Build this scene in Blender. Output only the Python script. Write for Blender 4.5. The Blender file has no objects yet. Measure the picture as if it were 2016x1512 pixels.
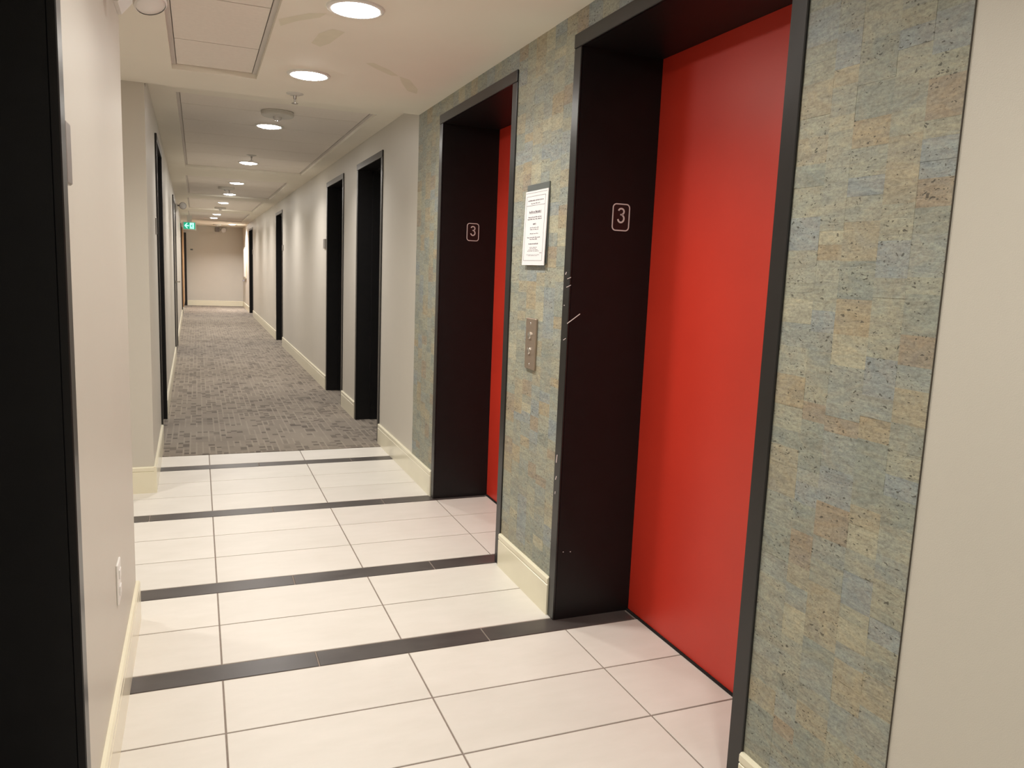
import bpy, bmesh, math, random
from mathutils import Vector, Matrix
random.seed(7)
C = bpy.context.scene.collection
S = bpy.context.scene
PI = math.pi

# ------------------------------------------------------------------ camera, world, exposure
CAM = (-0.0535, -2.4471, 1.3092); YAW, PITCH, ROLL, FPX = 0.3871, 0.1424, 0.0404, 1527.4
_f = Vector((math.sin(YAW)*math.cos(PITCH), math.cos(YAW)*math.cos(PITCH), -math.sin(PITCH)))
_r = Vector((math.cos(YAW), -math.sin(YAW), 0)); _u = _r.cross(_f)
_r2 = math.cos(ROLL)*_r + math.sin(ROLL)*_u; _u2 = -math.sin(ROLL)*_r + math.cos(ROLL)*_u
cd = bpy.data.cameras.new('camera'); cam = bpy.data.objects.new('camera', cd); C.objects.link(cam)
cam.matrix_world = Matrix(((_r2.x, _u2.x, -_f.x, CAM[0]), (_r2.y, _u2.y, -_f.y, CAM[1]), (_r2.z, _u2.z, -_f.z, CAM[2]), (0, 0, 0, 1)))
cd.sensor_width = 36; cd.lens = FPX/2016*36; cd.clip_start = 0.02; cd.clip_end = 100
S.camera = cam
W = bpy.data.worlds.new('world'); S.world = W; W.use_nodes = True
W.node_tree.nodes['Background'].inputs[0].default_value = (1, .95, .9, 1)
W.node_tree.nodes['Background'].inputs[1].default_value = 0.0
S.view_settings.view_transform = 'Standard'
try: S.view_settings.look = 'None'
except Exception: pass
S.view_settings.gamma = 1; S.view_settings.use_curve_mapping = False
S.view_settings.exposure = 0.0
LOBBY_W, HALL_W = 8.0, 18.0                 # watts of one downlight in the lift lobby / in the corridor
LOBBY_COL, HALL_COL = (1, .975, .91), (1, .957, .94)
SPREAD = math.radians(140)

# ------------------------------------------------------------------ measures (metres)
XW, XC, XB = 1.193, 1.185, 1.179       # right wall face, casing face, baseboard face
ZN, ZF = 2.219, 2.294                  # lobby ceiling, corridor ceiling
YB = 2.245                             # where the two ceilings meet
XLN, YLN = -0.278, 0.52                # left lobby wall face and its end
YJ = 2.24                              # wall return at the corridor mouth
YE = 21.97                             # end wall
ZH, ZO = 2.14, 2.092                   # casing top, opening top
def xl(y): return -0.298 - 0.0068*(y-2.24)
BH = 0.15

# ------------------------------------------------------------------ helpers
def nt(name):
    m = bpy.data.materials.new(name); m.use_nodes = True
    n = m.node_tree; b = n.nodes['Principled BSDF']
    return m, n, b
def node(n, t, **k):
    x = n.nodes.new(t)
    for a, v in k.items():
        if a.startswith('i_'):
            key = a[2:]; key = int(key) if key.isdigit() else key.replace('_', ' ')
            x.inputs[key].default_value = v
        else: setattr(x, a, v)
    return x
def L(n, a, b): n.links.new(a, b)
def ramp(n, src, stops, interp='LINEAR'):
    r = n.nodes.new('ShaderNodeValToRGB'); r.color_ramp.interpolation = interp
    e = r.color_ramp.elements
    while len(e) < len(stops): e.new(0.5)
    for i, (p, c) in enumerate(stops):
        e[i].position = p; e[i].color = c if len(c) == 4 else (*c, 1)
    L(n, src, r.inputs[0]); return r
def mix(n, fac, a, b, mode='MIX'):
    x = n.nodes.new('ShaderNodeMix'); x.data_type = 'RGBA'; x.blend_type = mode
    for inp, v in ((x.inputs[0], fac), (x.inputs[6], a), (x.inputs[7], b)):
        if isinstance(v, (int, float)): inp.default_value = v
        elif isinstance(v, tuple): inp.default_value = (*v, 1)
        else: L(n, v, inp)
    return x.outputs[2]
def math_(n, op, a, b=None, c=None):
    x = n.nodes.new('ShaderNodeMath'); x.operation = op
    for i, v in enumerate((a, b, c)):
        if v is None: continue
        if isinstance(v, (int, float)): x.inputs[i].default_value = v
        else: L(n, v, x.inputs[i])
    return x.outputs[0]
def pos(n, scale=(1, 1, 1)):
    g = n.nodes.new('ShaderNodeNewGeometry'); m = n.nodes.new('ShaderNodeMapping')
    m.inputs['Scale'].default_value = scale; L(n, g.outputs['Position'], m.inputs[0]); return m.outputs[0]
def bump(n, b, h, strength=.2, dist=.002):
    x = node(n, 'ShaderNodeBump', i_Strength=strength, i_Distance=dist); L(n, h, x.inputs['Height']); L(n, x.outputs[0], b.inputs['Normal'])
def simple(name, col, rough=.5, metal=0, spec=.5, var=.06, scale=9, bmp=0, bscale=250):
    m, n, b = nt(name)
    nz = node(n, 'ShaderNodeTexNoise', i_Scale=scale, i_Detail=4.0); L(n, pos(n), nz.inputs['Vector'])
    c2 = tuple(max(0, c*(1-var)) for c in col); c3 = tuple(min(1, c*(1+var)) for c in col)
    r = ramp(n, nz.outputs['Fac'], [(.3, c2), (.7, c3)]); L(n, r.outputs[0], b.inputs['Base Color'])
    b.inputs['Roughness'].default_value = rough; b.inputs['Metallic'].default_value = metal
    b.inputs['Specular IOR Level'].default_value = spec
    if bmp:
        n2 = node(n, 'ShaderNodeTexNoise', i_Scale=bscale, i_Detail=3.0); L(n, pos(n), n2.inputs['Vector']); bump(n, b, n2.outputs['Fac'], bmp, .001)
    return m
def emit(name, col, strength):
    m, n, b = nt(name); b.inputs['Base Color'].default_value = (*col, 1)
    b.inputs['Emission Color'].default_value = (*col, 1); b.inputs['Emission Strength'].default_value = strength; return m

M = {}
M['wall'] = simple('wall_paint', (.585, .548, .478), .42, var=.012, scale=3, bmp=.25, bscale=420)
M['ceil'] = simple('ceiling_paint', (.86, .815, .715), .75, var=.015, scale=3, bmp=.12, bscale=500)
M['patch'] = simple('ceiling_repair_paint', (.77, .74, .60), .8, var=.03, scale=12)
M['ctile'] = simple('ceiling_board', (.84, .78, .71), .85, var=.02, scale=60, bmp=.3, bscale=300)
M['grid'] = simple('grey_grid', (.62, .57, .53), .6, var=.02)
M['base'] = simple('cream_gloss_trim', (.80, .75, .58), .22, var=.015, bmp=.05, bscale=60)
M['black'] = simple('black_satin_frame', (.0115, .0105, .0105), .31, var=.1, scale=20, bmp=.12, bscale=500)
M['blackdoor'] = simple('black_door_leaf', (.010, .009, .009), .30, var=.1, scale=20)
M['dark'] = simple('dark_gap', (.006, .006, .006), .8)
M['edge'] = simple('dark_brown_edge', (.05, .04, .028), .7)
M['caulk'] = simple('pale_caulk', (.62, .58, .47), .5)
M['white'] = simple('white_plastic', (.80, .78, .74), .35, var=.01)
M['offwhite'] = simple('aged_white_plastic', (.62, .60, .55), .45, var=.02)
M['grey'] = simple('grey_plastic', (.24, .22, .22), .5)
M['steel'] = simple('brushed_steel', (.45, .43, .41), .42, metal=1, var=.03)
M['bronze'] = simple('bronze_steel_plate', (.33, .26, .20), .42, metal=.55, var=.04, scale=30)
M['chrome'] = simple('polished_steel', (.72, .69, .65), .14, metal=1, var=.02)
M['paper'] = simple('white_paper', (.84, .81, .82), .5, var=.01)
M['ink'] = simple('grey_print', (.22, .19, .21), .6)
M['holder'] = simple('smoky_plastic', (.13, .145, .14), .3, var=.05)
M['silver'] = simple('silver_lettering', (.70, .65, .63), .45, metal=0, var=.03)
M['chip'] = simple('bare_primer', (.85, .83, .80), .6)
M['jamb'] = simple('black_lining', (.008, .0075, .0078), .42, var=.1, scale=20, spec=.3, bmp=.1, bscale=500)
M['lens'] = simple('clear_glass_dome', (.62, .60, .58), .05, var=.02, spec=1.0)
M['glasswhite'] = simple('white_lens', (.80, .77, .74), .12, var=.02)
M['diff'] = emit('lit_diffuser', (1, .96, .90), 75.0)
M['exitgreen'] = emit('backlit_green', (.0, .30, .17), 1.0)
M['exitwhite'] = emit('backlit_white', (.45, 1, .85), 1.0)

# red lift doors: satin enamel
m, n, b = nt('red_enamel'); nz = node(n, 'ShaderNodeTexNoise', i_Scale=2.5, i_Detail=3.0); L(n, pos(n), nz.inputs['Vector'])
r = ramp(n, nz.outputs['Fac'], [(.3, (.56, .030, .014)), (.7, (.62, .036, .017))]); L(n, r.outputs[0], b.inputs['Base Color'])
b.inputs['Roughness'].default_value = .42; b.inputs['Specular IOR Level'].default_value = .65
n2 = node(n, 'ShaderNodeTexNoise', i_Scale=300.0); L(n, pos(n), n2.inputs['Vector']); bump(n, b, n2.outputs['Fac'], .08, .001); M['red'] = m

# light wood
m, n, b = nt('light_oak'); nz = node(n, 'ShaderNodeTexNoise', i_Scale=4.0, i_Detail=5.0); L(n, pos(n, (14, 14, 1.2)), nz.inputs['Vector'])
r = ramp(n, nz.outputs['Fac'], [(.3, (.42, .22, .09)), (.7, (.55, .31, .14))]); L(n, r.outputs[0], b.inputs['Base Color']); b.inputs['Roughness'].default_value = .4; M['wood'] = m

# floor tiles: pale porcelain with faint streaks along x, tone per tile
def tile_mat(name, lo, hi, rough):
    m, n, b = nt(name)
    oi = n.nodes.new('ShaderNodeObjectInfo')
    nz = node(n, 'ShaderNodeTexNoise', i_Scale=6.0, i_Detail=6.0, i_Roughness=.65); L(n, pos(n, (1, 3, 1)), nz.inputs['Vector'])
    nb = node(n, 'ShaderNodeTexNoise', i_Scale=3.0, i_Detail=3.0); L(n, pos(n, (1, 2.2, 1)), nb.inputs['Vector'])
    f = math_(n, 'ADD', math_(n, 'MULTIPLY', nz.outputs['Fac'], .55), math_(n, 'MULTIPLY', nb.outputs['Fac'], .45))
    r = ramp(n, f, [(.33, lo), (.67, hi)])
    k = math_(n, 'MULTIPLY_ADD', oi.outputs['Random'], .05, .975)
    hs = node(n, 'ShaderNodeHueSaturation'); L(n, r.outputs[0], hs.inputs['Color']); L(n, k, hs.inputs['Value'])
    L(n, hs.outputs[0], b.inputs['Base Color'])
    rr = math_(n, 'MULTIPLY_ADD', nz.outputs['Fac'], .12, rough-.06); L(n, rr, b.inputs['Roughness'])
    return m
M['tile'] = tile_mat('pale_porcelain', (.67, .632, .568), (.73, .69, .63), .42)
M['border'] = tile_mat('charcoal_porcelain', (.055, .046, .042), (.085, .074, .068), .36)
M['grout'] = simple('brown_grout', (.24, .195, .165), .85, var=.1, scale=40)

# carpet: woven blocks in taupe and brown
m, n, b = nt('block_carpet')
g = n.nodes.new('ShaderNodeNewGeometry'); sx = n.nodes.new('ShaderNodeSeparateXYZ'); L(n, g.outputs['Position'], sx.inputs[0])
X, Y = sx.outputs[0], sx.outputs[1]
def cellrand(cx, cy, off=0.0):
    fx = math_(n, 'FLOOR', math_(n, 'DIVIDE', X, cx)); fy = math_(n, 'FLOOR', math_(n, 'DIVIDE', Y, cy))
    cb = n.nodes.new('ShaderNodeCombineXYZ'); L(n, fx, cb.inputs[0]); L(n, fy, cb.inputs[1]); cb.inputs[2].default_value = off
    w = node(n, 'ShaderNodeTexWhiteNoise', noise_dimensions='3D'); L(n, cb.outputs[0], w.inputs['Vector']); return w.outputs['Value']
r1, r2, r3 = cellrand(.042, .046), cellrand(.126, .138, 3.0), cellrand(.042, .184, 7.0)
fr = math_(n, 'FRACT', math_(n, 'DIVIDE', X, .042)); fy = math_(n, 'FRACT', math_(n, 'DIVIDE', Y, .046))
line = math_(n, 'LESS_THAN', fr, .26)
liney = math_(n, 'LESS_THAN', fy, .2)
liney2 = math_(n, 'MULTIPLY', liney, math_(n, 'GREATER_THAN', r2, .45))
gap = math_(n, 'MULTIPLY', math_(n, 'MAXIMUM', line, liney2), math_(n, 'GREATER_THAN', r3, .40))
dens = math_(n, 'MULTIPLY_ADD', math_(n, 'GREATER_THAN', r2, .62), .55, -.04)
dk = math_(n, 'MULTIPLY', math_(n, 'LESS_THAN', r1, math_(n, 'ADD', dens, .18)), math_(n, 'SUBTRACT', 1.0, gap))
rib = math_(n, 'SINE', math_(n, 'MULTIPLY', Y, 6.283/.009))
tone = math_(n, 'ADD', math_(n, 'MULTIPLY', dk, math_(n, 'MULTIPLY_ADD', r1, -.6, .42)), math_(n, 'MULTIPLY', gap, -.15))
tone = math_(n, 'ADD', tone, math_(n, 'MULTIPLY', math_(n, 'MULTIPLY', rib, dk), .07))
nz = node(n, 'ShaderNodeTexNoise', i_Scale=420.0, i_Detail=2.0); L(n, g.outputs['Position'], nz.inputs['Vector'])
nz2 = node(n, 'ShaderNodeTexNoise', i_Scale=2.2, i_Detail=3.0); L(n, g.outputs['Position'], nz2.inputs['Vector'])
tone = math_(n, 'ADD', tone, math_(n, 'MULTIPLY_ADD', nz.outputs['Fac'], .22, -.11))
tone = math_(n, 'ADD', tone, math_(n, 'MULTIPLY_ADD', nz2.outputs['Fac'], .5, -.05))
r = ramp(n, tone, [(.0, (.31, .268, .215)), (.3, (.225, .193, .157)), (.75, (.105, .088, .076))]); L(n, r.outputs[0], b.inputs['Base Color'])
b.inputs['Roughness'].default_value = .95; b.inputs['Specular IOR Level'].default_value = .1
bump(n, b, nz.outputs['Fac'], .5, .003); M['carpet'] = m

# cork veneer: tone per piece, streaks along the wall, dark pores
m, n, b = nt('cork_veneer')
oi = n.nodes.new('ShaderNodeObjectInfo'); rnd = oi.outputs['Random']
base = ramp(n, rnd, [(0, (.29, .305, .27)), (.12, (.37, .36, .29)), (.26, (.325, .34, .315)), (.40, (.39, .34, .25)), (.52, (.32, .32, .275)),
                     (.64, (.37, .365, .305)), (.76, (.30, .33, .345)), (.85, (.40, .32, .215)), (.91, (.35, .275, .205)), (.96, (.47, .43, .32))], 'CONSTANT')
st = node(n, 'ShaderNodeTexNoise', i_Scale=5.5, i_Detail=8.0, i_Roughness=.66, i_Distortion=1.0); L(n, pos(n, (1, 2.4, 13)), st.inputs['Vector'])
big = node(n, 'ShaderNodeTexNoise', i_Scale=6.0, i_Detail=5.0, i_Roughness=.62, i_Distortion=1.5); L(n, pos(n, (1, 1.3, 2.6)), big.inputs['Vector'])
bc = ramp(n, big.outputs['Fac'], [(.30, (.25, .285, .305)), (.42, (.32, .34, .30)), (.50, (.37, .36, .29)), (.60, (.41, .345, .24)), (.70, (.35, .34, .30))])
c = mix(n, .30, base.outputs[0], bc.outputs[0])
sr = ramp(n, st.outputs['Fac'], [(.3, (.66, .66, .65)), (.47, (1.0, 1.0, .98)), (.7, (1.38, 1.36, 1.26))]); c = mix(n, .62, c, sr.outputs[0], 'MULTIPLY')
fine = node(n, 'ShaderNodeTexNoise', i_Scale=170.0, i_Detail=3.0, i_Roughness=.7); L(n, pos(n, (1, .75, 1.2)), fine.inputs['Vector'])
fr_ = ramp(n, fine.outputs['Fac'], [(.33, (.62, .61, .59)), (.5, (1, 1, 1)), (.68, (1.3, 1.29, 1.24))]); c = mix(n, .62, c, fr_.outputs[0], 'MULTIPLY')
pd = node(n, 'ShaderNodeTexNoise', i_Scale=9.0, i_Detail=3.0); L(n, pos(n, (1, 1, 1.8)), pd.inputs['Vector'])
pore = None
g2 = n.nodes.new('ShaderNodeNewGeometry'); wn = node(n, 'ShaderNodeTexNoise', i_Scale=55.0, i_Detail=2.0); L(n, g2.outputs['Position'], wn.inputs['Vector'])
va = n.nodes.new('ShaderNodeVectorMath'); va.operation = 'MULTIPLY_ADD'; L(n, wn.outputs['Color'], va.inputs[0]); va.inputs[1].default_value = (.018, .018, .018); L(n, g2.outputs['Position'], va.inputs[2])
for sc_, k0, k1, rad in ((95.0, 1.9, -.70, .30), (170.0, 2.0, -.60, .34)):
    mp = n.nodes.new('ShaderNodeMapping'); mp.inputs['Scale'].default_value = (1, .62, 1.35); L(n, va.outputs[0], mp.inputs[0])
    vo = node(n, 'ShaderNodeTexVoronoi', i_Scale=sc_); L(n, mp.outputs[0], vo.inputs['Vector'])
    sep = n.nodes.new('ShaderNodeSeparateColor'); L(n, vo.outputs['Color'], sep.inputs[0])
    thr = math_(n, 'ADD', math_(n, 'MULTIPLY_ADD', pd.outputs['Fac'], k0, k1), math_(n, 'MULTIPLY_ADD', math_(n, 'FRACT', math_(n, 'MULTIPLY', rnd, 7.3)), .7, -.35))
    pp = math_(n, 'MULTIPLY', math_(n, 'LESS_THAN', vo.outputs['Distance'], math_(n, 'MULTIPLY', sep.outputs[1], rad)), math_(n, 'LESS_THAN', sep.outputs[0], math_(n, 'MULTIPLY', thr, .7)))
    pore = pp if pore is None else math_(n, 'MAXIMUM', pore, pp)
c = mix(n, 1.0, c, (.88, .895, .885), 'MULTIPLY')
c = mix(n, math_(n, 'MULTIPLY', pore, .75), c, (.05, .045, .035))
L(n, c, b.inputs['Base Color']); b.inputs['Roughness'].default_value = .55; b.inputs['Specular IOR Level'].default_value = .35
h = math_(n, 'ADD', math_(n, 'MULTIPLY', st.outputs['Fac'], 1.2), math_(n, 'ADD', math_(n, 'MULTIPLY', fine.outputs['Fac'], .5), math_(n, 'MULTIPLY', pore, -.7)))
bump(n, b, h, .55, .0022); M['cork'] = m

# ------------------------------------------------------------------ mesh building
ID = lambda x, y, z: (x, y, z)
RW = lambda u, v, z: (XW+u, v, z)                    # u runs into the right wall
LN = lambda u, v, z: (XLN-u, v, z)                   # u runs into the left lobby wall
LC = lambda u, v, z: (xl(v)-u, v, z)                 # u runs into the left corridor wall
class MB:
    def __init__(s, f=ID): s.bm = bmesh.new(); s.f = f
    def box(s, a0, a1, b0, b1, c0, c1, bev=0):
        vs = [s.bm.verts.new(s.f(x, y, z)) for x in (a0, a1) for y in (b0, b1) for z in (c0, c1)]
        fs = [s.bm.faces.new([vs[i] for i in q]) for q in ((0, 1, 3, 2), (4, 6, 7, 5), (0, 4, 5, 1), (2, 3, 7, 6), (0, 2, 6, 4), (1, 5, 7, 3))]
        if bev:
            ed = list({e for f in fs for e in f.edges}); bmesh.ops.bevel(s.bm, geom=ed, offset=bev, segments=1, affect='EDGES')
        return s
    def prism(s, pts, y0, y1, cap=True):                # profile in (a, c), swept along b
        n_ = len(pts); A = [s.bm.verts.new(s.f(p[0], y0, p[1])) for p in pts]; B = [s.bm.verts.new(s.f(p[0], y1, p[1])) for p in pts]
        for i in range(n_): s.bm.faces.new((A[i], A[(i+1) % n_], B[(i+1) % n_], B[i]))
        if cap: s.bm.faces.new(A); s.bm.faces.new(B[::-1])
        return s
    def quad(s, pts):
        s.bm.faces.new([s.bm.verts.new(s.f(*p)) for p in pts]); return s
    def lathe(s, prof, c=(0, 0, 0), axis='z', seg=32):   # prof: (radius, height)
        rings = []
        for (rr, hh) in prof:
            if rr < 1e-6: 
                p = (0, 0, hh); rings.append([s._v(p, c, axis)]); continue
            rings.append([s._v((rr*math.cos(2*PI*k/seg), rr*math.sin(2*PI*k/seg), hh), c, axis) for k in range(seg)])
        for a, b_ in zip(rings, rings[1:]):
            for k in range(seg):
                k2 = (k+1) % seg
                if len(a) == 1 and len(b_) == 1: continue
                if len(a) == 1: s.bm.faces.new((a[0], b_[k], b_[k2]))
                elif len(b_) == 1: s.bm.faces.new((a[k], b_[0], a[k2]))
                else: s.bm.faces.new((a[k], b_[k], b_[k2], a[k2]))
        return s
    def _v(s, p, c, axis):
        x, y, z = p
        if axis == 'x': x, y, z = z, x, y
        elif axis == 'y': x, y, z = x, z, y
        elif isinstance(axis, Vector):
            q = Vector((0, 0, 1)).rotation_difference(axis) @ Vector(p); x, y, z = q
        return s.bm.verts.new(s.f(x+c[0], y+c[1], z+c[2]))
    def ribbon(s, pts, w, t, closed=False):
        """flat stroke of width w, thickness t, along points (b, c) lying on the a = 0 plane, proud to a = -t"""
        n_ = len(pts); out = []
        for i in range(n_):
            p = Vector(pts[i]); a = Vector(pts[i-1]) if (i > 0 or closed) else p; q = Vector(pts[(i+1) % n_]) if (i < n_-1 or closed) else p
            d = (q-a).normalized(); nn = Vector((-d.y, d.x))*w/2; out.append((p+nn, p-nn))
        V = [[s.bm.verts.new(s.f(a, o.x, o.y)) for o in pr for a in (0, -t)] for pr in out]
        for i in range(n_ if closed else n_-1):
            A, B = V[i], V[(i+1) % n_]
            for q in ((0, 1), (1, 3), (3, 2), (2, 0)): s.bm.faces.new((A[q[0]], A[q[1]], B[q[1]], B[q[0]]))
        if not closed:
            for A in (V[0], V[-1]): s.bm.faces.new((A[0], A[1], A[3], A[2]))
        return s
    def build(s, name, mat, parent=None, smooth=False, kind=None):
        bmesh.ops.recalc_face_normals(s.bm, faces=s.bm.faces)
        me = bpy.data.meshes.new(name); s.bm.to_mesh(me); s.bm.free()
        me.materials.append(M[mat] if isinstance(mat, str) else mat)
        if smooth:
            me.polygons.foreach_set('use_smooth', [True]*len(me.polygons))
            try: me.set_sharp_from_angle(angle=math.radians(35))
            except Exception: pass
        o = bpy.data.objects.new(name, me); C.objects.link(o)
        if parent: attach(o, parent)
        if kind: o['kind'] = kind
        return o
def attach(o, parent):
    o.parent = parent; pl = parent
    off = Vector((0, 0, 0))
    while pl: off += pl.location; pl = pl.parent
    o.matrix_parent_inverse = Matrix.Translation(-off)
def tag(o, label, cat=None, group=None, kind=None):
    o['label'] = label
    if cat: o['category'] = cat
    if group: o['group'] = group
    if kind: o['kind'] = kind
    return o
def empty(name, loc, label, cat, group=None, kind=None):
    o = bpy.data.objects.new(name, None); C.objects.link(o); o.location = loc; o.empty_display_size = .05
    return tag(o, label, cat, group, kind)
def copy_part(src, parent, loc):
    o = src.copy(); C.objects.link(o); o.parent = parent; o.matrix_parent_inverse = Matrix.Identity(4); o.location = loc; return o
def structure(o, label, cat): return tag(o, label, cat, None, 'structure')

# ------------------------------------------------------------------ floor
fl = MB().box(-2.6, 1.75, -4.6, 3.095, -.05, -.0025).build('floor', 'grout')
structure(fl, 'lobby floor of pale rectangular tiles with four charcoal cross bands', 'floor')
D, ST = .2987, .1044
rows = []                                    # (y0, y1, kind)
y = 0
for k in range(15): rows.append((-(k+1)*D, -k*D, 't'))
for cnt in (2, 3, 3):
    rows.append((y, y+ST, 'b')); y += ST
    for k in range(cnt): rows.append((y, y+D, 't')); y += D
rows.append((y, y+ST, 'b')); y += ST; rows.append((y, y+.2866, 't')); YCARPET = y+.2866
_cache = {}
def tile(x0, x1, y0, y1, mat, name):
    g_ = .0025; x0, x1, y0, y1 = x0+g_, x1-g_, y0+g_*1.3, y1-g_*1.3
    key = (round(x1-x0, 4), round(y1-y0, 4), mat)
    if key not in _cache:
        a, b_, ch = (x1-x0)/2, (y1-y0)/2, .0012
        bm = bmesh.new(); R = []
        for (da, z) in ((0, -.010), (0, -.0012), (ch, 0)):
            R.append([bm.verts.new((sx_*(a-da), sy_*(b_-da), z)) for sx_, sy_ in ((-1, -1), (1, -1), (1, 1), (-1, 1))])
        for A, B in zip(R, R[1:]):
            for i in range(4): bm.faces.new((A[i], A[(i+1) % 4], B[(i+1) % 4], B[i]))
        bm.faces.new(R[2]); me = bpy.data.meshes.new(name); bm.to_mesh(me); bm.free(); me.materials.append(M[mat]); _cache[key] = me
    o = bpy.data.objects.new(name, _cache[key]); C.objects.link(o); o.parent = fl; o.location = ((x0+x1)/2, (y0+y1)/2, 0)
for (y0, y1, k) in rows:
    xmin = -2.4 if (y1 > YLN and y0 < YJ+.1) else -.6
    if k == 't':
        x = xmin
        while x < 1.5: tile(x, min(x+.6, 1.74), y0, y1, 'tile', 'floor_tile'); x += .6
    else:
        x = xmin-.3
        while x < 1.5: tile(x, min(x+.6, 1.74), y0, y1, 'border', 'border_tile'); x += .6
cp = MB()
_b = [(xl(YCARPET)+.001, YCARPET), (XW-.001, YCARPET), (XW-.001, YE-.001), (xl(YE)+.001, YE-.001)]
_lo = [cp.bm.verts.new((x, y_, -.02)) for x, y_ in _b]; _hi = [cp.bm.verts.new((x, y_, .003)) for x, y_ in _b]
for i in range(4): cp.bm.faces.new((_lo[i], _lo[(i+1) % 4], _hi[(i+1) % 4], _hi[i]))
cp.bm.faces.new(_hi); cp.bm.faces.new(_lo[::-1]); cp = cp.build('carpet', 'carpet')
tag(cp, 'taupe and brown block patterned carpet running down the corridor', 'carpet')

# ------------------------------------------------------------------ ceiling
def slab(mb, x0, x1, y0, y1, z, holes, t=.10):
    xs = sorted({x0, x1, *[h[0] for h in holes], *[h[1] for h in holes]}); ys_ = sorted({y0, y1, *[h[2] for h in holes], *[h[3] for h in holes]})
    for a, b_ in zip(xs, xs[1:]):
        for c_, d in zip(ys_, ys_[1:]):
            cx, cy = (a+b_)/2, (c_+d)/2
            if not any(h[0] < cx < h[1] and h[2] < cy < h[3] for h in holes): mb.box(a, b_, c_, d, z, z+t)
near_bay = (-.152, .237, -1.9, 1.825)
bays = [(-.157, 1.05, 2.785, 6.82), (-.17, 1.02, 7.75, 10.69), (-.19, .99, 11.35, 14.2), (-.22, 1.0, 15.0, 18.75)]
mb = MB()
slab(mb, -2.6, 1.75, -4.6, YB, ZN, [near_bay], .25)
slab(mb, -.9, 1.75, YB, YE+.15, ZF, bays, .17)
for h in [(*near_bay, ZN)]+[(*b_, ZF) for b_ in bays]: mb.box(h[0]-.01, h[1]+.01, h[2]-.01, h[3]+.01, h[4]+.055, h[4]+.07)
ce = mb.build('ceiling', 'ceil'); bm = None
structure(ce, 'pale plaster ceiling with sunken bays of flat boards', 'ceiling')
def bay_fill(h, z, joints, rec=.026, gw=.022):
    x0, x1, y0, y1 = h
    ys_ = [y0]+joints+[y1]
    for a, b_ in zip(ys_, ys_[1:]):
        MB().box(x0+gw, x1-gw, a+.0035, b_-.0035, z+rec, z+rec+.012).build('ceiling_tile', 'ctile', ce)
    for xa, xb in ((x0, x0+gw-.003), (x1-gw+.003, x1)): MB().box(xa, xb, y0, y1, z+rec-.004, z+rec+.012).build('grid_strip', 'grid', ce)
bay_fill(near_bay, ZN, [-1.73, -1.11, -.49, .13, .735, 1.35])
bay_fill(bays[0], ZF, [3.27, 3.88, 4.49, 5.10, 5.71, 6.32])
bay_fill(bays[1], ZF, [8.36, 8.97, 9.58, 10.19])
bay_fill(bays[2], ZF, [11.96, 12.57, 13.18, 13.79])
bay_fill(bays[3], ZF, [15.6, 16.2, 16.8, 17.4, 18.0])
for pts in ([(.26, .845), (.245, .76), (.34, .63), (.40, .60), (.385, .66), (.31, .75)],
            [(.41, .87), (.45, .78), (.50, .80), (.47, .99), (.44, 1.06), (.40, 1.02)],
            [(.665, 1.22), (.70, 1.20), (.79, 1.285), (.855, 1.375), (.82, 1.385), (.73, 1.30)],
            [(.86, 1.38), (.92, 1.42), (1.01, 1.60), (1.03, 1.70), (.97, 1.66), (.90, 1.50)]):
    MB().quad([(x, y_, ZN-.0004) for x, y_ in pts]).build('paint_patch', 'patch', ce)

# ------------------------------------------------------------------ walls
E1, E2 = (-.969, .083), (.718, 1.730)
RD = [(3.262, 4.13), (4.88, 5.77), (10.41, 11.39), (17.5, 18.8)]
LD1, LD2, LD3 = (3.50, 4.42), (8.86, 10.38), (17.32, 18.3)
LF = .02                                             # lining thickness inside an opening
def wall_run(f, openings, y0, y1, ztops, depth):
    mb = MB(f); cur = y0
    for (a, b_) in sorted(openings):
        mb.box(0, depth, cur, a-LF, 0, ztops(cur)); mb.box(0, depth, a-LF, b_+LF, ZO+LF, ztops(a)); cur = b_+LF
    mb.box(0, depth, cur, y1, 0, ztops(cur)); return mb
mb = MB(RW)
def seg(y0, y1, z0, z1): mb.box(0, .45, y0, y1, z0, z1)
cuts = sorted([E1, E2]+RD); cur = -4.6
for a, b_ in cuts:
    for p, q in (((cur, min(a-LF, YB)), (max(cur, YB), a-LF)) if cur < YB < a-LF else ((cur, a-LF),)): seg(p, q, 0, ZN if q <= YB else ZF)
    seg(a-LF, b_+LF, ZO+LF, ZN if b_ < YB else ZF); cur = b_+LF
seg(cur, YE+.12, 0, ZF)
wr = mb.build('wall_right', 'wall'); structure(wr, 'right wall holding the two lift openings and four black doors', 'wall')
w = MB(LN); w.box(0, .30, -4.6, -1.83-LF, 0, ZN); w.box(0, .30, -1.83-LF, -.91+LF, ZO+LF, ZN); w.box(0, .30, -.91+LF, YLN, 0, ZN); w.box(.30, 2.3, YLN-.17, YLN, 0, ZN)
structure(w.build('wall_left', 'wall'), 'bright left lobby wall beside the camera ending at a sharp corner', 'wall')
mb = MB(LC); cur = YJ+.14
mb.box(0, .3, YJ, YJ+.14, 0, ZN)
for a, b_ in (LD1, LD2, LD3): mb.box(0, .3, cur, a-LF, 0, ZF); mb.box(0, .3, a-LF, b_+LF, ZO+LF, ZF); cur = b_+LF
mb.box(0, .3, cur, YE+.12, 0, ZF)
mb.f = ID; mb.box(-2.6, xl(YJ)-.3, YJ, YJ+.14, 0, ZN)
structure(mb.build('wall_left', 'wall'), 'left corridor wall starting at the stepped corner past the tiles', 'wall')
structure(MB().box(xl(YE)-.02, XW, YE, YE+.12, 0, ZF).build('wall_end', 'wall'), 'plain wall closing the far end of the corridor', 'wall')
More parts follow.
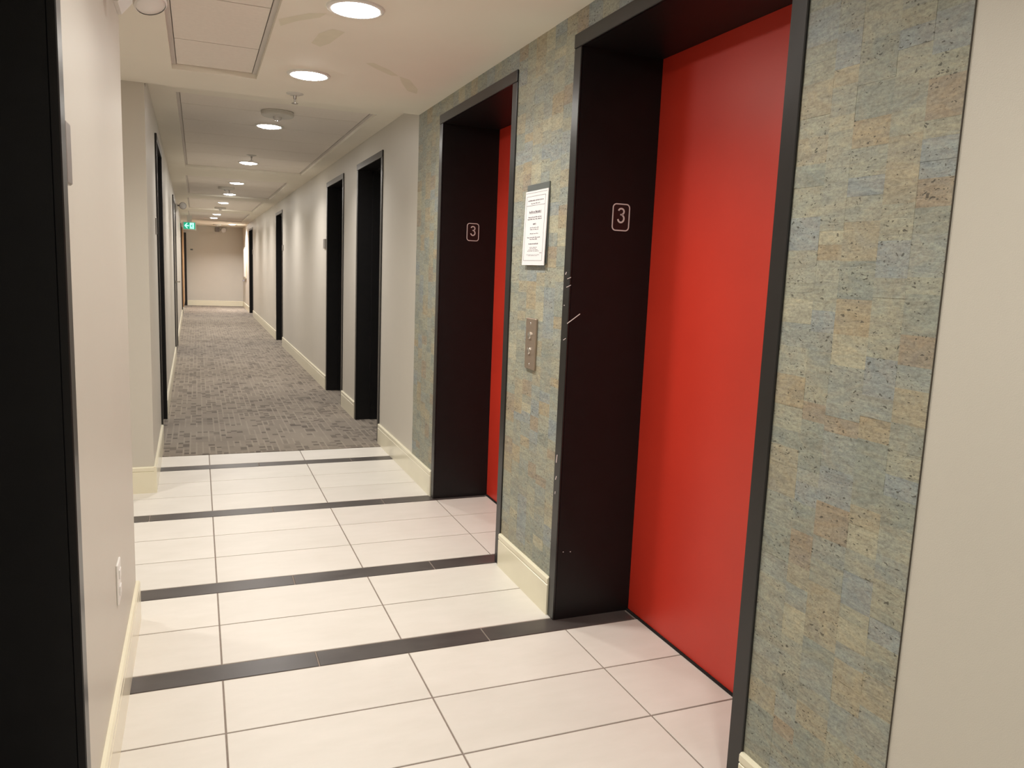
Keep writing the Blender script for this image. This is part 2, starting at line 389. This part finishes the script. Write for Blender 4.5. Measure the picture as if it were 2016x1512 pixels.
structure(MB().box(XLN, XW, -4.6, -4.5, 0, ZN).build('wall_back', 'wall'), 'lobby wall behind the camera', 'wall')
structure(MB().box(-2.6, -2.5, YLN, YJ, 0, ZN).build('wall_side', 'wall'), 'wall closing the side lobby on the left', 'wall')

# baseboards: flat board with a grooved cap
T = XW-XB
def base_prof(t): return [(0, 0), (-t, 0), (-t, BH-.030), (-t+.003, BH-.028), (-t+.003, BH-.025), (-t, BH-.023), (-t, BH-.005), (-t+.005, BH), (0, BH)]
def baseboard(f, y0, y1, side, label): structure(MB(f).prism(base_prof(T), y0, y1).build('baseboard_'+side, 'base'), label, 'baseboard')
CW = .052                                            # casing width
baseboard(RW, -4.5, E1[0]-CW, 'right', 'cream baseboard under the cork at the lower right edge')
baseboard(RW, E1[1]+CW, E2[0]-CW, 'right', 'short cream baseboard between the two red lift doors')
baseboard(RW, E2[1]+CW, RD[0][0]-CW, 'right', 'cream baseboard from the far lift to the first corridor door')
baseboard(RW, RD[0][1]+CW, RD[1][0]-CW, 'right', 'short cream baseboard between the two nearest black corridor doors')
baseboard(RW, RD[1][1]+CW, RD[2][0]-CW, 'right', 'long cream baseboard between second and third right-hand corridor doors')
baseboard(RW, RD[2][1]+CW, RD[3][0]-CW, 'right', 'cream baseboard between third and fourth right-hand corridor doors')
baseboard(RW, RD[3][1]+CW, YE-T, 'right', 'cream baseboard past the last right-hand door')
baseboard(LN, -.91+CW+.002, YLN+T, 'left', 'cream baseboard along the near left wall under the outlet')
baseboard(lambda u, v, z: (v, YLN-u, z), -2.45, XLN, 'left', 'cream baseboard around the corner facing the side lobby')
baseboard(LC, YJ-T, LD1[0]-CW, 'left', 'cream baseboard from the stepped corner to the first left door')
baseboard(lambda u, v, z: (v, YJ+u, z), -2.5, xl(YJ)+T*.0, 'left', 'cream baseboard on the stepped wall face looking at the camera')
baseboard(LC, LD1[1]+CW, LD2[0]-CW, 'left', 'cream baseboard between the first two left corridor doors')
baseboard(LC, LD2[1]+CW, LD3[0]-CW, 'left', 'cream baseboard past the lever-handled door on the left')
baseboard(LC, LD3[1]+CW, 21.5, 'left', 'cream baseboard under the wood panel at the far left')
baseboard(lambda u, v, z: (v, YE+u, z), -.335, XW-T, 'end', 'cream baseboard across the far end wall')

# ------------------------------------------------------------------ cork covering on the right wall
def cork(y0, y1, z0, z1, label, wid, hts):
    o = MB(RW).box(-.0008, 0, y0, y1, z0, z1).build('trim_1', 'cork'); structure(o, label, 'wall covering')
    n_ = max(1, round((y1-y0)/wid)); edges = [y0+(y1-y0)*k/n_ for k in range(n_+1)]
    for k in range(1, n_): edges[k] += random.uniform(-.012, .012)
    for a, b_ in zip(edges, edges[1:]):
        z = z0
        while z < z1-1e-4:
            h_ = min(random.uniform(*hts), z1-z)
            if z1-z-h_ < .03: h_ = z1-z
            sk = random.uniform(-.008, .008); t = random.uniform(.0011, .0019)
            q = [(-t, a, z), (-t, b_, z), (-t, b_, z+h_), (-t, a, z+h_)]
            m_ = MB(RW); m_.box(-t, -.0008, a+.00005, b_-.00005, z+.00005, z+h_-.00005); m_.build('cork_piece', 'cork', o); z += h_
cork(-1.4275, E1[0]-CW, BH-.01, ZN, 'mottled cork covering right of the near lift, beside the beige wall', .088, (.028, .080))
cork(E1[1]+CW, E2[0]-CW, BH-.01, ZN, 'mottled cork covering between the two lifts behind the notice', .09, (.032, .085))
cork(E2[1]+CW, YB, BH-.01, ZN, 'narrow mottled cork covering left of the far lift', .10, (.04, .11))
cork(E1[0]-CW, E1[1]+CW, ZH, ZN, 'strip of cork above the near lift frame', .10, (.05, .09))
cork(E2[0]-CW, E2[1]+CW, ZH, ZN, 'strip of cork above the far lift frame', .10, (.05, .09))
structure(MB(RW).box(-.0025, 0, -1.4293, -1.4275, 0, ZN).build('trim_2', 'edge'), 'thin dark edge between cork and beige wall', 'trim')

# ------------------------------------------------------------------ doors
def frame(f, root, y0, y1, depth, head=True):
    P_ = XC-XW if f is RW else (-.016 if f is LN else -.012)
    MB(f).box(P_, 0, y0-CW, y0, 0, ZO, .002).build('side_casing', 'black', root)
    MB(f).box(P_, 0, y1, y1+CW, 0, ZO, .002).build('side_casing', 'black', root)
    MB(f).box(P_-.002, 0, y0-CW, y1+CW, ZO, ZH, .002).build('head_casing', 'black', root)
    MB(f).box(0, depth, y0-LF, y0, 0, ZO).build('jamb', 'jamb', root)
    MB(f).box(0, depth, y1, y1+LF, 0, ZO).build('jamb', 'jamb', root)
    MB(f).box(0, depth, y0-LF, y1+LF, ZO, ZO+LF).build('head_jamb', 'jamb', root)
def lift(n_, rng, label):
    y0, y1 = rng; r_ = empty('door_%d' % n_, (XW, (y0+y1)/2, 0), label, 'lift door', None, 'structure')
    frame(RW, r_, y0, y1, .375)
    MB(RW).box(.322, .36, y0+.001, y1-.001, .006, ZO-.001).build('door_panel', 'red', r_)
    MB(RW).box(.312, .322, y0, y1, 0, .004).build('threshold', 'dark', r_)
    return r_
d1 = lift(1, E1, 'near lift door, wide red panel set deep in a black frame')
d2 = lift(2, E2, 'far lift door, red panel mostly hidden inside its black frame')
for d_, y1 in ((d1, E1[1]), (d2, E2[1])):
    MB(RW).box(-.0035, 0, y1+CW, y1+CW+.003, BH, ZH).build('caulk_bead', 'caulk', d_)
# paint chips along the near lift's far jamb
ch = MB(lambda u, v, z: (XW+v, E1[1]-.0002+u, z))
for (x, z, ln, an, w_) in [(-.026, 1.31, .010, 1.2, .004), (-.018, 1.295, .016, .4, .003), (-.020, 1.265, .020, .45, .003), (-.027, 1.20, .004, .2, .004),
                           (-.010, 1.135, .062, .62, .004), (-.022, 1.075, .012, .6, .003), (-.026, .62, .03, 1.5, .004), (-.026, .555, .014, 1.3, .004), (-.025, .50, .010, 1.5, .003), (.02, .27, .004, 0, .003), (.05, .268, .004, 0, .004)]:
    ch.ribbon([(x, z), (x+ln*math.cos(an), z+ln*math.sin(an))], w_*.75, .0005)
tag(ch.build('paint_chips', 'chip', d1, kind='stuff'), 'pale chips and scratches in the black paint')

def hall_door(n_, f, rng, label, x, depth=.2, leaf='blackdoor', lever=None):
    y0, y1 = rng; r_ = empty('door_%d' % n_, (x, (y0+y1)/2, 0), label, 'door', None, 'structure')
    frame(f, r_, y0, y1, max(depth, 0)+.05)
    if depth > .05:
        for a, b_ in ((y0, y0+.014), (y1-.014, y1)): MB(f).box(depth-.085, depth-.02, a, b_, 0, ZO-.014).build('door_stop', 'jamb', r_)
        MB(f).box(depth-.085, depth-.02, y0, y1, ZO-.014, ZO).build('head_stop', 'jamb', r_)
        MB(f).box(0, depth, y0, y1, -.001, .004).build('threshold', 'carpet', r_)
    MB(f).box(depth, depth+.045, y0+.003, y1-.003, .006, ZO-.003).build('door_leaf', leaf, r_)
    if lever:
        ly, sgn = lever; u0 = depth
        h_ = MB(f).lathe([(0, u0-.010), (.026, u0-.010), (.026, u0)], (0, ly, 1.0), 'x', 20).box(u0-.055, u0-.008, ly-.009, ly+.009, .991, 1.009)
        h_.box(u0-.066, u0-.050, ly-.009 if sgn > 0 else ly-.12, ly+.12 if sgn > 0 else ly+.009, .991, 1.009, .003).build('lever_handle', 'chrome', r_)
    return r_
for k, (rng, lab) in enumerate(zip(RD, ['first black door on the right corridor wall, nearest the tiles', 'second black door on the right, close beside the first',
                                        'third black door on the right, halfway down the corridor', 'last black door on the right near the end wall'])):
    hall_door(3+k, RW, rng, lab, XW, lever=(rng[0]+.08, 1))
hall_door(7, LC, LD1, 'first recessed black door on the left corridor wall', xl(4), lever=(LD1[0]+.08, 1))
hall_door(8, LC, LD2, 'flush black door with steel lever handle on the left wall', xl(9.5), depth=-.003, lever=(9.3, 1))
hall_door(9, LC, LD3, 'narrow looking black door on the left beside the wood panel', xl(17.8), lever=(LD3[0]+.08, 1))
r_ = empty('door_10', (XLN, -1.37, 0), 'black door frame filling the left edge of view beside the camera', 'door', None, 'structure')
frame(LN, r_, -1.83, -.91, .25)
MB(LN).box(.145, .20, -.922, -.91, 0, ZO-.014).build('door_stop', 'jamb', r_)
MB(LN).box(.20, .245, -1.827, -.913, .006, ZO-.003).build('door_leaf', 'blackdoor', r_)
MB(LN).box(0, .20, -1.83, -.91, -.001, .004).build('threshold', 'dark', r_)
# far left corner: light wood panel over the baseboard and the black frame post on the end wall
tag(MB(LC).box(-.036, -.001, LD3[1]+CW+.01, 21.4, BH, 2.08, .002).build('wood_panel', 'wood'), 'tall orange wood panel on the far left wall under the exit sign', 'panel')
r_ = empty('door_11', (-.38, YE, 0), 'black frame post in the far left corner beside the end wall', 'door frame', None, 'structure')
MB().box(xl(YE)+.004, -.338, YE-.055, YE, 0, 2.07, .002).build('frame_post', 'black', r_)

# ------------------------------------------------------------------ ceiling downlights
def downlight(x, y, z, watts, col, label, group=None):
    r_ = empty('downlight', (x, y, z), label, 'ceiling light', group)
    c_ = (x, y, z)
    MB().lathe([(.103, 0), (.101, -.006), (.094, -.009), (.086, -.008), (.083, -.003), (.083, 0)], c_, 'z', 40).build('trim_ring', 'white', r_, True)
    MB().lathe([(0, -.019), (.04, -.0175), (.068, -.0125), (.083, -.0035)], c_, 'z', 40).build('diffuser', 'diff', r_, True)
    ld = bpy.data.lights.new('lamp', 'AREA'); ld.shape = 'DISK'; ld.size = .16; ld.energy = watts; ld.color = col; ld.spread = SPREAD
    lo = bpy.data.objects.new('lamp', ld); C.objects.link(lo); lo.location = (x, y, z-.0215); attach(lo, r_)
for x, y, lab in [(.485, .49, 'nearest round downlight, cut off by the top edge of the photo'), (.462, 1.58, 'second round downlight, beside the near sunken ceiling bay')]:
    downlight(x, y, ZN, LOBBY_W, LOBBY_COL, lab, 'lobby downlights')
for k, yb in enumerate((-.6, -2.1, -3.6)): downlight(.48, yb, ZN, LOBBY_W, LOBBY_COL, 'lobby downlight behind the camera, '+('the nearest one', 'the middle one', 'the farthest one')[k], 'lobby downlights out of view')
downlight(-1.4, 1.40, ZN, LOBBY_W, LOBBY_COL, 'downlight of the side lobby hidden behind the left wall')
HZ = ZF+.026
for x, y, z, lab in [(0.460, 3.81, HZ, 'corridor downlight just past the round ceiling sensor'), (0.450, 6.20, HZ, 'corridor downlight near the end of the first ceiling bay'),
                  (0.438, 8.49, HZ, 'corridor downlight in front of the second round sensor'), (0.418, 10.36, HZ, 'corridor downlight at the end of the second ceiling bay'),
                  (0.387, 12.31, HZ, 'corridor downlight at the start of the third ceiling bay'), (0.373, 13.92, HZ, 'corridor downlight partly covered by a round sensor'),
                  (0.362, 16.07, HZ, 'corridor downlight at the start of the fourth ceiling bay'), (0.329, 17.67, HZ, 'farthest of the corridor downlights in the row'),
                  (.83, 20.02, ZF, 'far downlight set to the right, close to the end wall')]:
    downlight(x, y, z, HALL_W*(3.2 if y > 20 else 1), HALL_COL, lab, 'corridor downlights')

# ------------------------------------------------------------------ ceiling sensors, sprinklers
def sensor(x, y, z, label, r=.107, dome=True):
    o = empty('ceiling_sensor', (x, y, z), label, 'sensor', 'round ceiling sensors')
    MB().lathe([(r*.96, 0), (r, -.004), (r, -.009), (r*.985, -.010), (r*.985, -.012), (r, -.014), (r*.99, -.026), (r*.93, -.032), (0, -.034)], (x, y, z), 'z', 40).build('housing', 'offwhite', o, True)
    MB().lathe([(.030, -.033), (.029, -.042), (.023, -.052), (.012, -.058), (0, -.059)], (x, y, z), 'z', 28).build('lens_dome', 'lens', o, True)
sensor(0.465, 3.21, ZF+.026, 'nearest round ceiling sensor with clear dome, before the third downlight')
sensor(0.335, 9.25, ZF+.026, 'round ceiling sensor in the second ceiling bay')
sensor(0.371, 13.71, ZF+.026, 'round ceiling sensor overlapping a corridor downlight')
sensor(.46, 20.6, ZF, 'farthest round ceiling sensor before the end wall')
def sprinkler(x, y, z, label):
    o = empty('sprinkler', (x, y, z), label, 'sprinkler', 'ceiling sprinklers')
    MB().lathe([(.046, 0), (.045, -.003), (.030, -.006), (.026, -.010), (.010, -.012)], (x, y, z), 'z', 28).build('escutcheon', 'offwhite', o, True)
    MB().lathe([(.009, -.010), (.008, -.028), (.004, -.030), (.004, -.050)], (x, y, z), 'z', 12).build('stem', 'steel', o, True)
    MB().lathe([(0, -.050), (.017, -.050), (.017, -.053), (0, -.053)], (x, y, z), 'z', 18).build('deflector', 'steel', o)
sprinkler(.450, 2.06, ZN, 'ceiling sprinkler between the second downlight and the ceiling step')
sprinkler(0.443, 5.59, ZF+.026, 'small ceiling sprinkler in front of the fourth downlight')
sprinkler(0.386, 9.61, ZF+.026, 'small ceiling sprinkler in the second ceiling bay')

# ------------------------------------------------------------------ lift signs, notice, call plate
def rounded(w, h, r, k=6):
    out = []
    for cx, cz, a0 in ((w/2-r, h/2-r, 0), (-w/2+r, h/2-r, 90), (-w/2+r, -h/2+r, 180), (w/2-r, -h/2+r, 270)):
        for i in range(k+1):
            a = math.radians(a0+90*i/k); out.append((cx+r*math.cos(a), cz+r*math.sin(a)))
    return out
def floor_sign(y, x, label):
    f = lambda u, v, z: (x+v, y+u, 1.524+z)
    o = empty('floor_sign', (x, y, 1.524), label, 'sign', 'lift floor signs')
    bm_ = MB(f); pts = rounded(.066, .092, .013)
    A = [bm_.bm.verts.new(f(0, *p)) for p in pts]; B = [bm_.bm.verts.new(f(-.0015, *p)) for p in pts]
    for i in range(len(pts)): j = (i+1) % len(pts); bm_.bm.faces.new((A[i], A[j], B[j], B[i]))
    bm_.bm.faces.new(B); bm_.build('plate', 'black', o)
    g = lambda u, v, z: f(u-.0015, v, z)
    MB(g).ribbon(rounded(.068, .094, .0135), .0042, .001, True).build('border', 'silver', o)
    p3 = []
    for a in range(170, -71, -15): p3.append((.0125*math.cos(math.radians(a)), .0295-.011+.0115*math.sin(math.radians(a))))
    p3 = [(v, z+.0) for v, z in p3]
    top = [(.0115*math.cos(math.radians(a)), .0205+.0105*math.sin(math.radians(a))) for a in range(165, -56, -13)]
    mid = [(-.002, .0095), (.0035, .0095)]
    bot = [(.0125*math.cos(math.radians(a)), -.0045+.0135*math.sin(math.radians(a))) for a in range(52, -181, -13)]
    d_ = MB(g); d_.ribbon(top+[(.0035, .0095)], .0060, .001); d_.ribbon([(-.003, .0095), (.004, .0095)], .005, .001); d_.ribbon([(.0035, .0095)]+bot, .0060, .001)
    d_.build('numeral', 'silver', o)
floor_sign(E1[1]-.0003, 1.378, 'silver outlined number 3 sign inside the near lift frame')
floor_sign(E2[1]-.0003, 1.376, 'silver outlined number 3 sign inside the far lift frame')

nt_ = empty('notice', (XW, .405, 1.487), 'white printed notice in a plastic holder on the cork between lifts', 'notice')
MB(RW).box(-.007, -.002, .299, .511, 1.349, 1.658, .001).build('holder', 'holder', nt_)
NF = lambda u, v, z: (XW-.0095-.006*(1.634-z)/.29+u, v, z)
MB(NF).box(-.002, .001, .297, .514, 1.342, 1.632).build('sheet', 'paper', nt_)
NP = lambda u, v, z: (XW-.0118-.006*(1.634-z)/.29+u, .4055-v, z-.002)
pr = MB(NP); fw = .0011
fx0, fx1, fz0, fz1 = -.094, .088, 1.362, 1.613
pr.ribbon([(fx0, fz0), (fx1, fz0), (fx1, fz1), (fx0, fz1)], .0018, .0003, True); pr.ribbon([(fx0, 1.577), (fx1, 1.577)], .0012, .0003); pr.ribbon([(fx0-.008, 1.626), (fx1+.012, 1.626)], .001, .0003)
def words(zc, width, h_, bold=1.0, xc=-.003):
    x = xc-width/2
    while x < xc+width/2-.004:
        ln = min(random.uniform(.008, .026), xc+width/2-x); k = x
        while k < x+ln-.0015:
            lw = random.uniform(.0016, .0028); up = random.choice((.62, .62, .75, 1.0))
            pr.ribbon([(k, zc-h_/2+h_*up/2), (k+lw, zc-h_/2+h_*up/2)], h_*up*.62*bold, .0003); k += lw+.0007
        x += ln+.004
for zc, wd, hh, bo in [(1.597, .15, .007, 1.2), (1.585, .09, .006, .9), (1.553, .115, .010, 1.3), (1.532, .13, .006, 1.1), (1.524, .14, .006, 1.1), (1.506, .03, .010, 1.3),
                       (1.491, .085, .006, .9), (1.484, .08, .006, .9), (1.468, .08, .006, .9), (1.453, .13, .006, 1), (1.446, .075, .006, 1), (1.428, .095, .008, 1),
                       (1.414, .07, .004, .9), (1.409, .065, .004, .9), (1.404, .09, .004, .9), (1.399, .11, .004, .9), (1.385, .13, .003, .8), (1.381, .09, .003, .8)]: words(zc, wd, hh, bo)
pr.ribbon([(-.061, 1.5465), (.055, 1.5465)], .0014, .0003); pr.ribbon([(.062, 1.392), (.082, 1.392)], .002, .0003)
pr.build('print', 'ink', nt_, kind='stuff')

cpn = empty('call_panel', (XW, .409, 1.025), 'bronze steel lift call plate with two round buttons', 'call button panel')
PX = -.004
MB(RW).box(-.012, 0, .360, .458, .926, 1.132, .003).build('plate', 'bronze', cpn)
for z in (1.063, 1.001): 
    MB(RW).lathe([(0, -.019), (.011, -.019), (.014, -.017), (.0145, -.0118)], (0, .409, z), 'x', 24).build('button', 'chrome', cpn, True)
for z in (1.111, .947): MB(RW).lathe([(0, -.0145), (.003, -.0142), (.005, -.0118)], (0, .409, z), 'x', 14).build('screw', 'chrome', cpn, True)

# ------------------------------------------------------------------ small wall things
def room_plate(f, y, z, h, w, label, t=.016):
    o = MB(f).box(-t, 0, y-w/2, y+w/2, z-h/2, z+h/2, .003).build('room_plate', 'steel'); return tag(o, label, 'door sign', 'door plates')
room_plate(LN, -.81, 1.49, .11, .06, 'brushed steel door plate at the left edge beside the black frame', .014)
room_plate(RW, RD[1][1]+CW+.11, 1.53, .10, .10, 'steel door plate left of the second right-hand door')
room_plate(RW, RD[2][0]-CW-.09, 1.55, .09, .09, 'steel door plate right of the third right-hand door')
room_plate(RW, RD[3][0]-CW-.08, 1.55, .11, .11, 'steel door plate right of the last right-hand door')
room_plate(LC, LD1[0]-CW-.16, 1.52, .11, .07, 'dark edged door plate before the first left corridor door', .007)
room_plate(LC, LD2[1]+CW+.08, 1.80, .30, .10, 'tall grey plate beside the lever-handled left door')
ou = empty('wall_outlet', (XLN, .12, .40), 'white wall outlet above the near left baseboard', 'outlet')
OY = -.095
MB(LN).box(-.006, 0, OY-.037, OY+.037, .34, .458, .002).build('cover_plate', 'white', ou)
for z in (.375, .423): MB(LN).box(-.009, -.0055, OY-.017, OY+.017, z-.014, z+.014, .002).build('socket', 'white', ou)
ou.location = (XLN, OY, .399)
for c_ in ou.children: c_.matrix_parent_inverse = Matrix.Translation(-ou.location)

def lamp_head(root, c, d, r, mat='offwhite'):
    d = Vector(d).normalized()
    MB().lathe([(0, -.07), (r*.55, -.065), (r*.8, -.04), (r, 0), (r, .012), (r*.9, .016)], c, d, 28).build('lamp_head', mat, root, True)
    MB().lathe([(r*.9, .013), (r*.5, .020), (0, .022)], c, d, 28).build('lens', 'lens' if mat == 'grey' else 'glasswhite', root, True)
em = empty('emergency_light', (XLN, .40, 2.14), 'white twin emergency light high on the near left wall', 'emergency light')
MB(LN).prism([(0, 2.222), (-.05, 2.222), (-.045, 2.12), (-.012, 2.08), (0, 2.08)], .34, .48).build('body', 'white', em)
lamp_head(em, (-.168, .13, 2.035), (.25, -.35, -.9), .045, 'white')
MB().lathe([(.011, 0), (.011, .30)], (XLN+.03, .40, 2.15), (Vector((-.172, .15, 2.09))-Vector((XLN+.03, .40, 2.15))).normalized(), 14).build('arm', 'white', em, True)
yb = 10.7
em = empty('emergency_light', (xl(yb), yb, 2.06), 'small grey emergency lamp on an arm past the lever-handled left door', 'emergency light')
MB(LC).prism([(0, 2.14), (-.035, 2.14), (-.035, 2.06), (-.010, 2.01), (0, 2.01)], yb-.1, yb+.1).build('body', 'offwhite', em)
lamp_head(em, (-.245, yb-.05, 2.118), (.2, -1, -.15), .052, 'grey')
MB().lathe([(.011, 0), (.011, .085)], (xl(yb)+.03, yb, 2.12), Vector((1, -.2, 0)).normalized(), 12).build('arm', 'grey', em, True)
em = empty('emergency_light', (.55, YE, 2.2), 'small emergency lamp with clear ring high on the end wall', 'emergency light')
MB().box(.44, .56, YE-.06, YE, 2.14, 2.26, .004).build('body', 'grey', em)
lamp_head(em, (.67, YE-.06, 2.19), (.2, -1, -.1), .07, 'white')
MB().box(.55, .66, YE-.05, YE-.02, 2.185, 2.205).build('arm', 'grey', em)
tag(MB().box(-.235, -.165, YE-.008, YE, 1.58, 1.62, .001).build('wall_label', 'holder'), 'tiny dark label on the end wall beside the wood panel', 'sign')
cb = empty('wall_cabinet', (XW, 20.55, 1.2), 'narrow pale cabinet on the right wall by the end wall', 'cabinet')
MB(RW).box(-.03, 0, 20.1, 21.0, .86, 1.70, .004).build('body', 'base', cb)
MB(RW).box(-.038, -.03, 20.16, 20.94, .90, 1.66, .002).build('door', 'white', cb)
MB(RW).box(-.07, 0, 20.85, 21.05, .765, .80, .004).build('handle', 'grey', cb)

# exit sign: hangs from the corridor ceiling, facing the camera
YS = 16.8
ex = empty('exit_sign', (-.2, YS, ZF), 'green backlit exit sign with arrow and running figure at the far left', 'exit sign')
X0, X1, Z0, Z1 = -.345, -.064, 1.975, 2.150
def set_exit(): 
    MB().box(X0, X1, YS, YS+.05, Z0, Z1, .003).build('housing', 'offwhite', ex)
    MB().box((X0+X1)/2-.05, (X0+X1)/2+.05, YS+.012, YS+.038, Z1, ZF).build('mount', 'offwhite', ex)
    a, b_, c_, d_ = X0+.022, X1-.022, Z0+.018, Z1-.012
    MB().box(a, b_, YS-.002, YS, c_, d_).build('face', 'exitgreen', ex)
    g = lambda u, v, z: (a+v*(b_-a), YS-.002+u, c_+z*(d_-c_))
    ar = MB(g)
    ar.quad([(-.001, .05, .50), (-.001, .27, .90), (-.001, .36, .90), (-.001, .22, .59), (-.001, .46, .59), (-.001, .46, .41), (-.001, .22, .41), (-.001, .36, .10), (-.001, .27, .10)])
    ar.build('arrow', 'exitwhite', ex)
    MB(g).box(-.001, 0, .53, .90, .06, .95).build('doorway', 'exitwhite', ex)
    rn = MB(lambda u, v, z: g(u-.001, v, z))
    for pts, w_ in (([(.73, .62), (.70, .42)], .085), ([(.70, .44), (.78, .30), (.84, .16)], .05), ([(.70, .44), (.66, .28), (.58, .24)], .05),
                    ([(.74, .62), (.64, .58), (.60, .46)], .04), ([(.74, .62), (.82, .54), (.87, .58)], .04), ([(.755, .80), (.75, .72)], .07)):
        rn.ribbon(pts, w_, .0006)
    rn.build('running_figure', 'exitgreen', ex)
set_exit()
